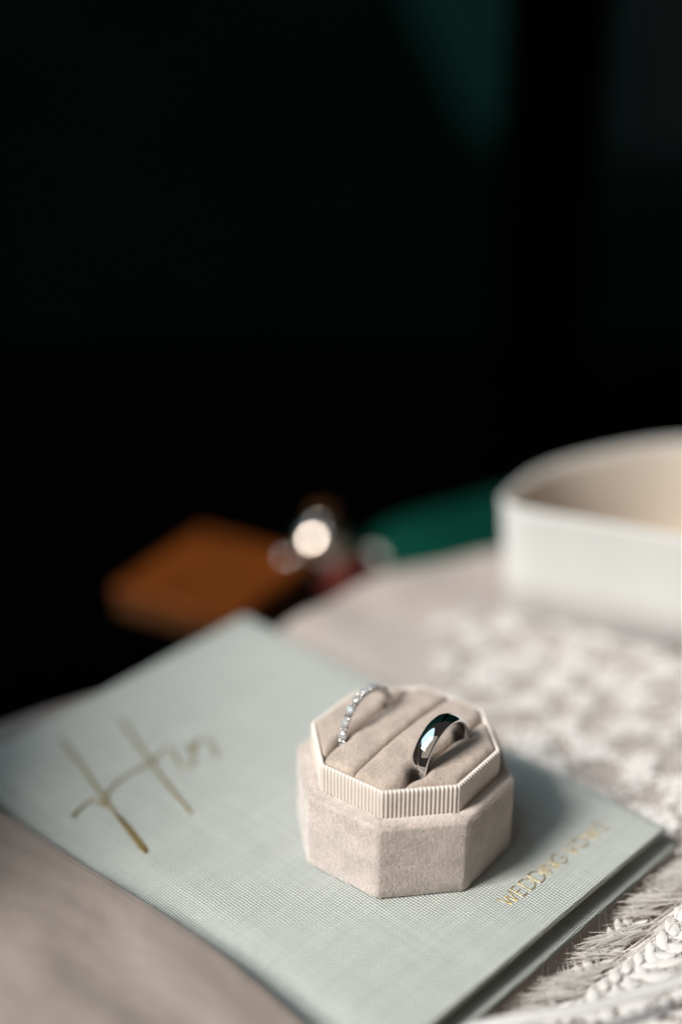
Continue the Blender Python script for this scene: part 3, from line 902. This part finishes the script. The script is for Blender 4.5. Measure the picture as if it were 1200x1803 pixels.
# ------------------------------------------------------------------ white open box, back right
def keepsake():
    t = empty('keepsake_box', (125, -65, -5.6)); tag(t, 'open white keepsake box with beige lining at the back right', 'box')
    ctl = [(50.5, -66), (52, -59.5), (63, -43), (78, -31), (100, -20), (121, -14), (150, -12), (180, -22), (198, -48), (196, -85), (175, -112), (150, -114), (126, -104), (104, -94), (88, -86.5), (71, -79.5), (55.5, -72.5)]
    ctl = [(x - 123.5, y + 65.5) for x, y in ctl]
    n = len(ctl); P_ = []
    for i in range(n):
        p0, p1, p2, p3 = ctl[i - 1], ctl[i], ctl[(i + 1) % n], ctl[(i + 2) % n]
        for k_ in range(8):
            t_ = k_ / 8
            P_.append(tuple(0.5 * (2 * p1[c] + (p2[c] - p0[c]) * t_ + (2 * p0[c] - 5 * p1[c] + 4 * p2[c] - p3[c]) * t_ ** 2 + (3 * p1[c] - p0[c] - 3 * p2[c] + p3[c]) * t_ ** 3) for c in (0, 1)))
    N = len(P_); nor = []
    for i in range(N):
        a = P_[i - 1]; b = P_[(i + 1) % N]; dx, dy = b[0] - a[0], b[1] - a[1]; L_ = math.hypot(dx, dy) or 1
        nor.append((-dy / L_, dx / L_))                       # outward for clockwise outline
    H_ = 41.2
    def shell(name, rows, mat):
        V_ = [(P_[i][0] + nor[i][0] * d, P_[i][1] + nor[i][1] * d, z) for i in range(N) for d, z in rows]
        return mesh_obj(name, V_, grid_faces(N, len(rows), 0, True), mat, t)
    shell('outer_wall', [(-4.5, 0), (-3.6, 0.3), (-2.4, H_ * 0.4), (-0.5, H_ - 2), (-0.15, H_ - 0.4), (-0.4, H_), (-1.2, H_), (-1.5, H_ - 0.4), (-1.7, H_ - 6)], M['white_card'])
    shell('lining', [(-1.75, H_ - 1.4), (-2.4, H_ - 1.1), (-2.8, H_ - 1.8), (-4.4, H_ * 0.4), (-6, 2.5)], M['lining'])
    rows = [(-6, 2.4)]
    V_ = [(P_[i][0] + nor[i][0] * -5.9, P_[i][1] + nor[i][1] * -5.9, 2.4) for i in range(N)]
    mesh_obj('bottom', V_, [tuple(range(N))], M['lining'], t, smooth=False)
keepsake()

# ------------------------------------------------------------------ things far behind the cloth
def leather_box():
    t = empty('leather_box', (-47, -10, TZ), R(60)); tag(t, 'flat amber leather box lying on the dark table behind the book', 'box')
    lx, ly = 56, 52
    v, f = box_geo(-lx / 2, lx / 2, -ly / 2, ly / 2, 0, 6); bevel(mesh_obj('base', v, f, M['leather_dark'], t, smooth=False), 1.5)
    v, f = box_geo(-lx / 2 - 0.6, lx / 2 + 0.6, -ly / 2 - 0.6, ly / 2 + 0.6, 6.4, 12.5); bevel(mesh_obj('lid', v, f, M['leather'], t, smooth=False), 2)
    v, f = box_geo(2, 14, -ly / 2 - 1.6, -ly / 2 - 0.65, 4, 9); bevel(mesh_obj('clasp', v, f, M['leather_dark'], t, smooth=False), 0.3)
    v, f = lathe([(2.4, 0), (2.3, 0.9), (1.7, 1.8), (0.8, 2.3), (0, 2.4)], 24); o = mesh_obj('stud', v, f, M['white_gold'], t); o.location = Vector((lx / 2 - 6, -ly / 2 + 8, 12.5)) * S
leather_box()
def bauble():
    t = empty('scent_bottle', (-7, 8, TZ)); tag(t, 'round polished silver scent bottle glinting beside the amber leather box', 'bottle')
    pr = [(0, 0), (6, 0), (7, 0.6)]
    for i in range(2, 22):
        a = -math.pi / 2 + math.pi * i / 24; pr.append((12.5 * math.cos(a), 13 + 13 * math.sin(a)))
    pr += [(3.4, 25.8), (3.2, 27)]
    v, f = lathe(pr, 64); mesh_obj('body', v, f, M['silver'], t)
    v, f = lathe([(0, 26.4), (4.2, 26.4), (4.6, 26.8), (4.6, 28.6), (4.2, 29), (0, 29.2)], 40); mesh_obj('stopper', v, f, M['leather_dark'], t)
bauble()
def lipstick():
    t = empty('lipstick_tube', (8, 4, TZ + 5), R(52)); tag(t, 'small red lipstick tube with pale cap lying at the cloth edge', 'lipstick')
    def cyl(name, x0, x1, r, mat):
        v, f = lathe([(0, x0), (r - 0.4, x0), (r, x0 + 0.4), (r, x1 - 0.4), (r - 0.4, x1), (0, x1)], 32)
        o = mesh_obj(name, [(c, a, b) for a, b, c in v], f, mat, t); return o
    cyl('tube', -18, 6, 5.0, M['red']); cyl('cap', 6.1, 15, 5.4, M['white_card'])
lipstick()
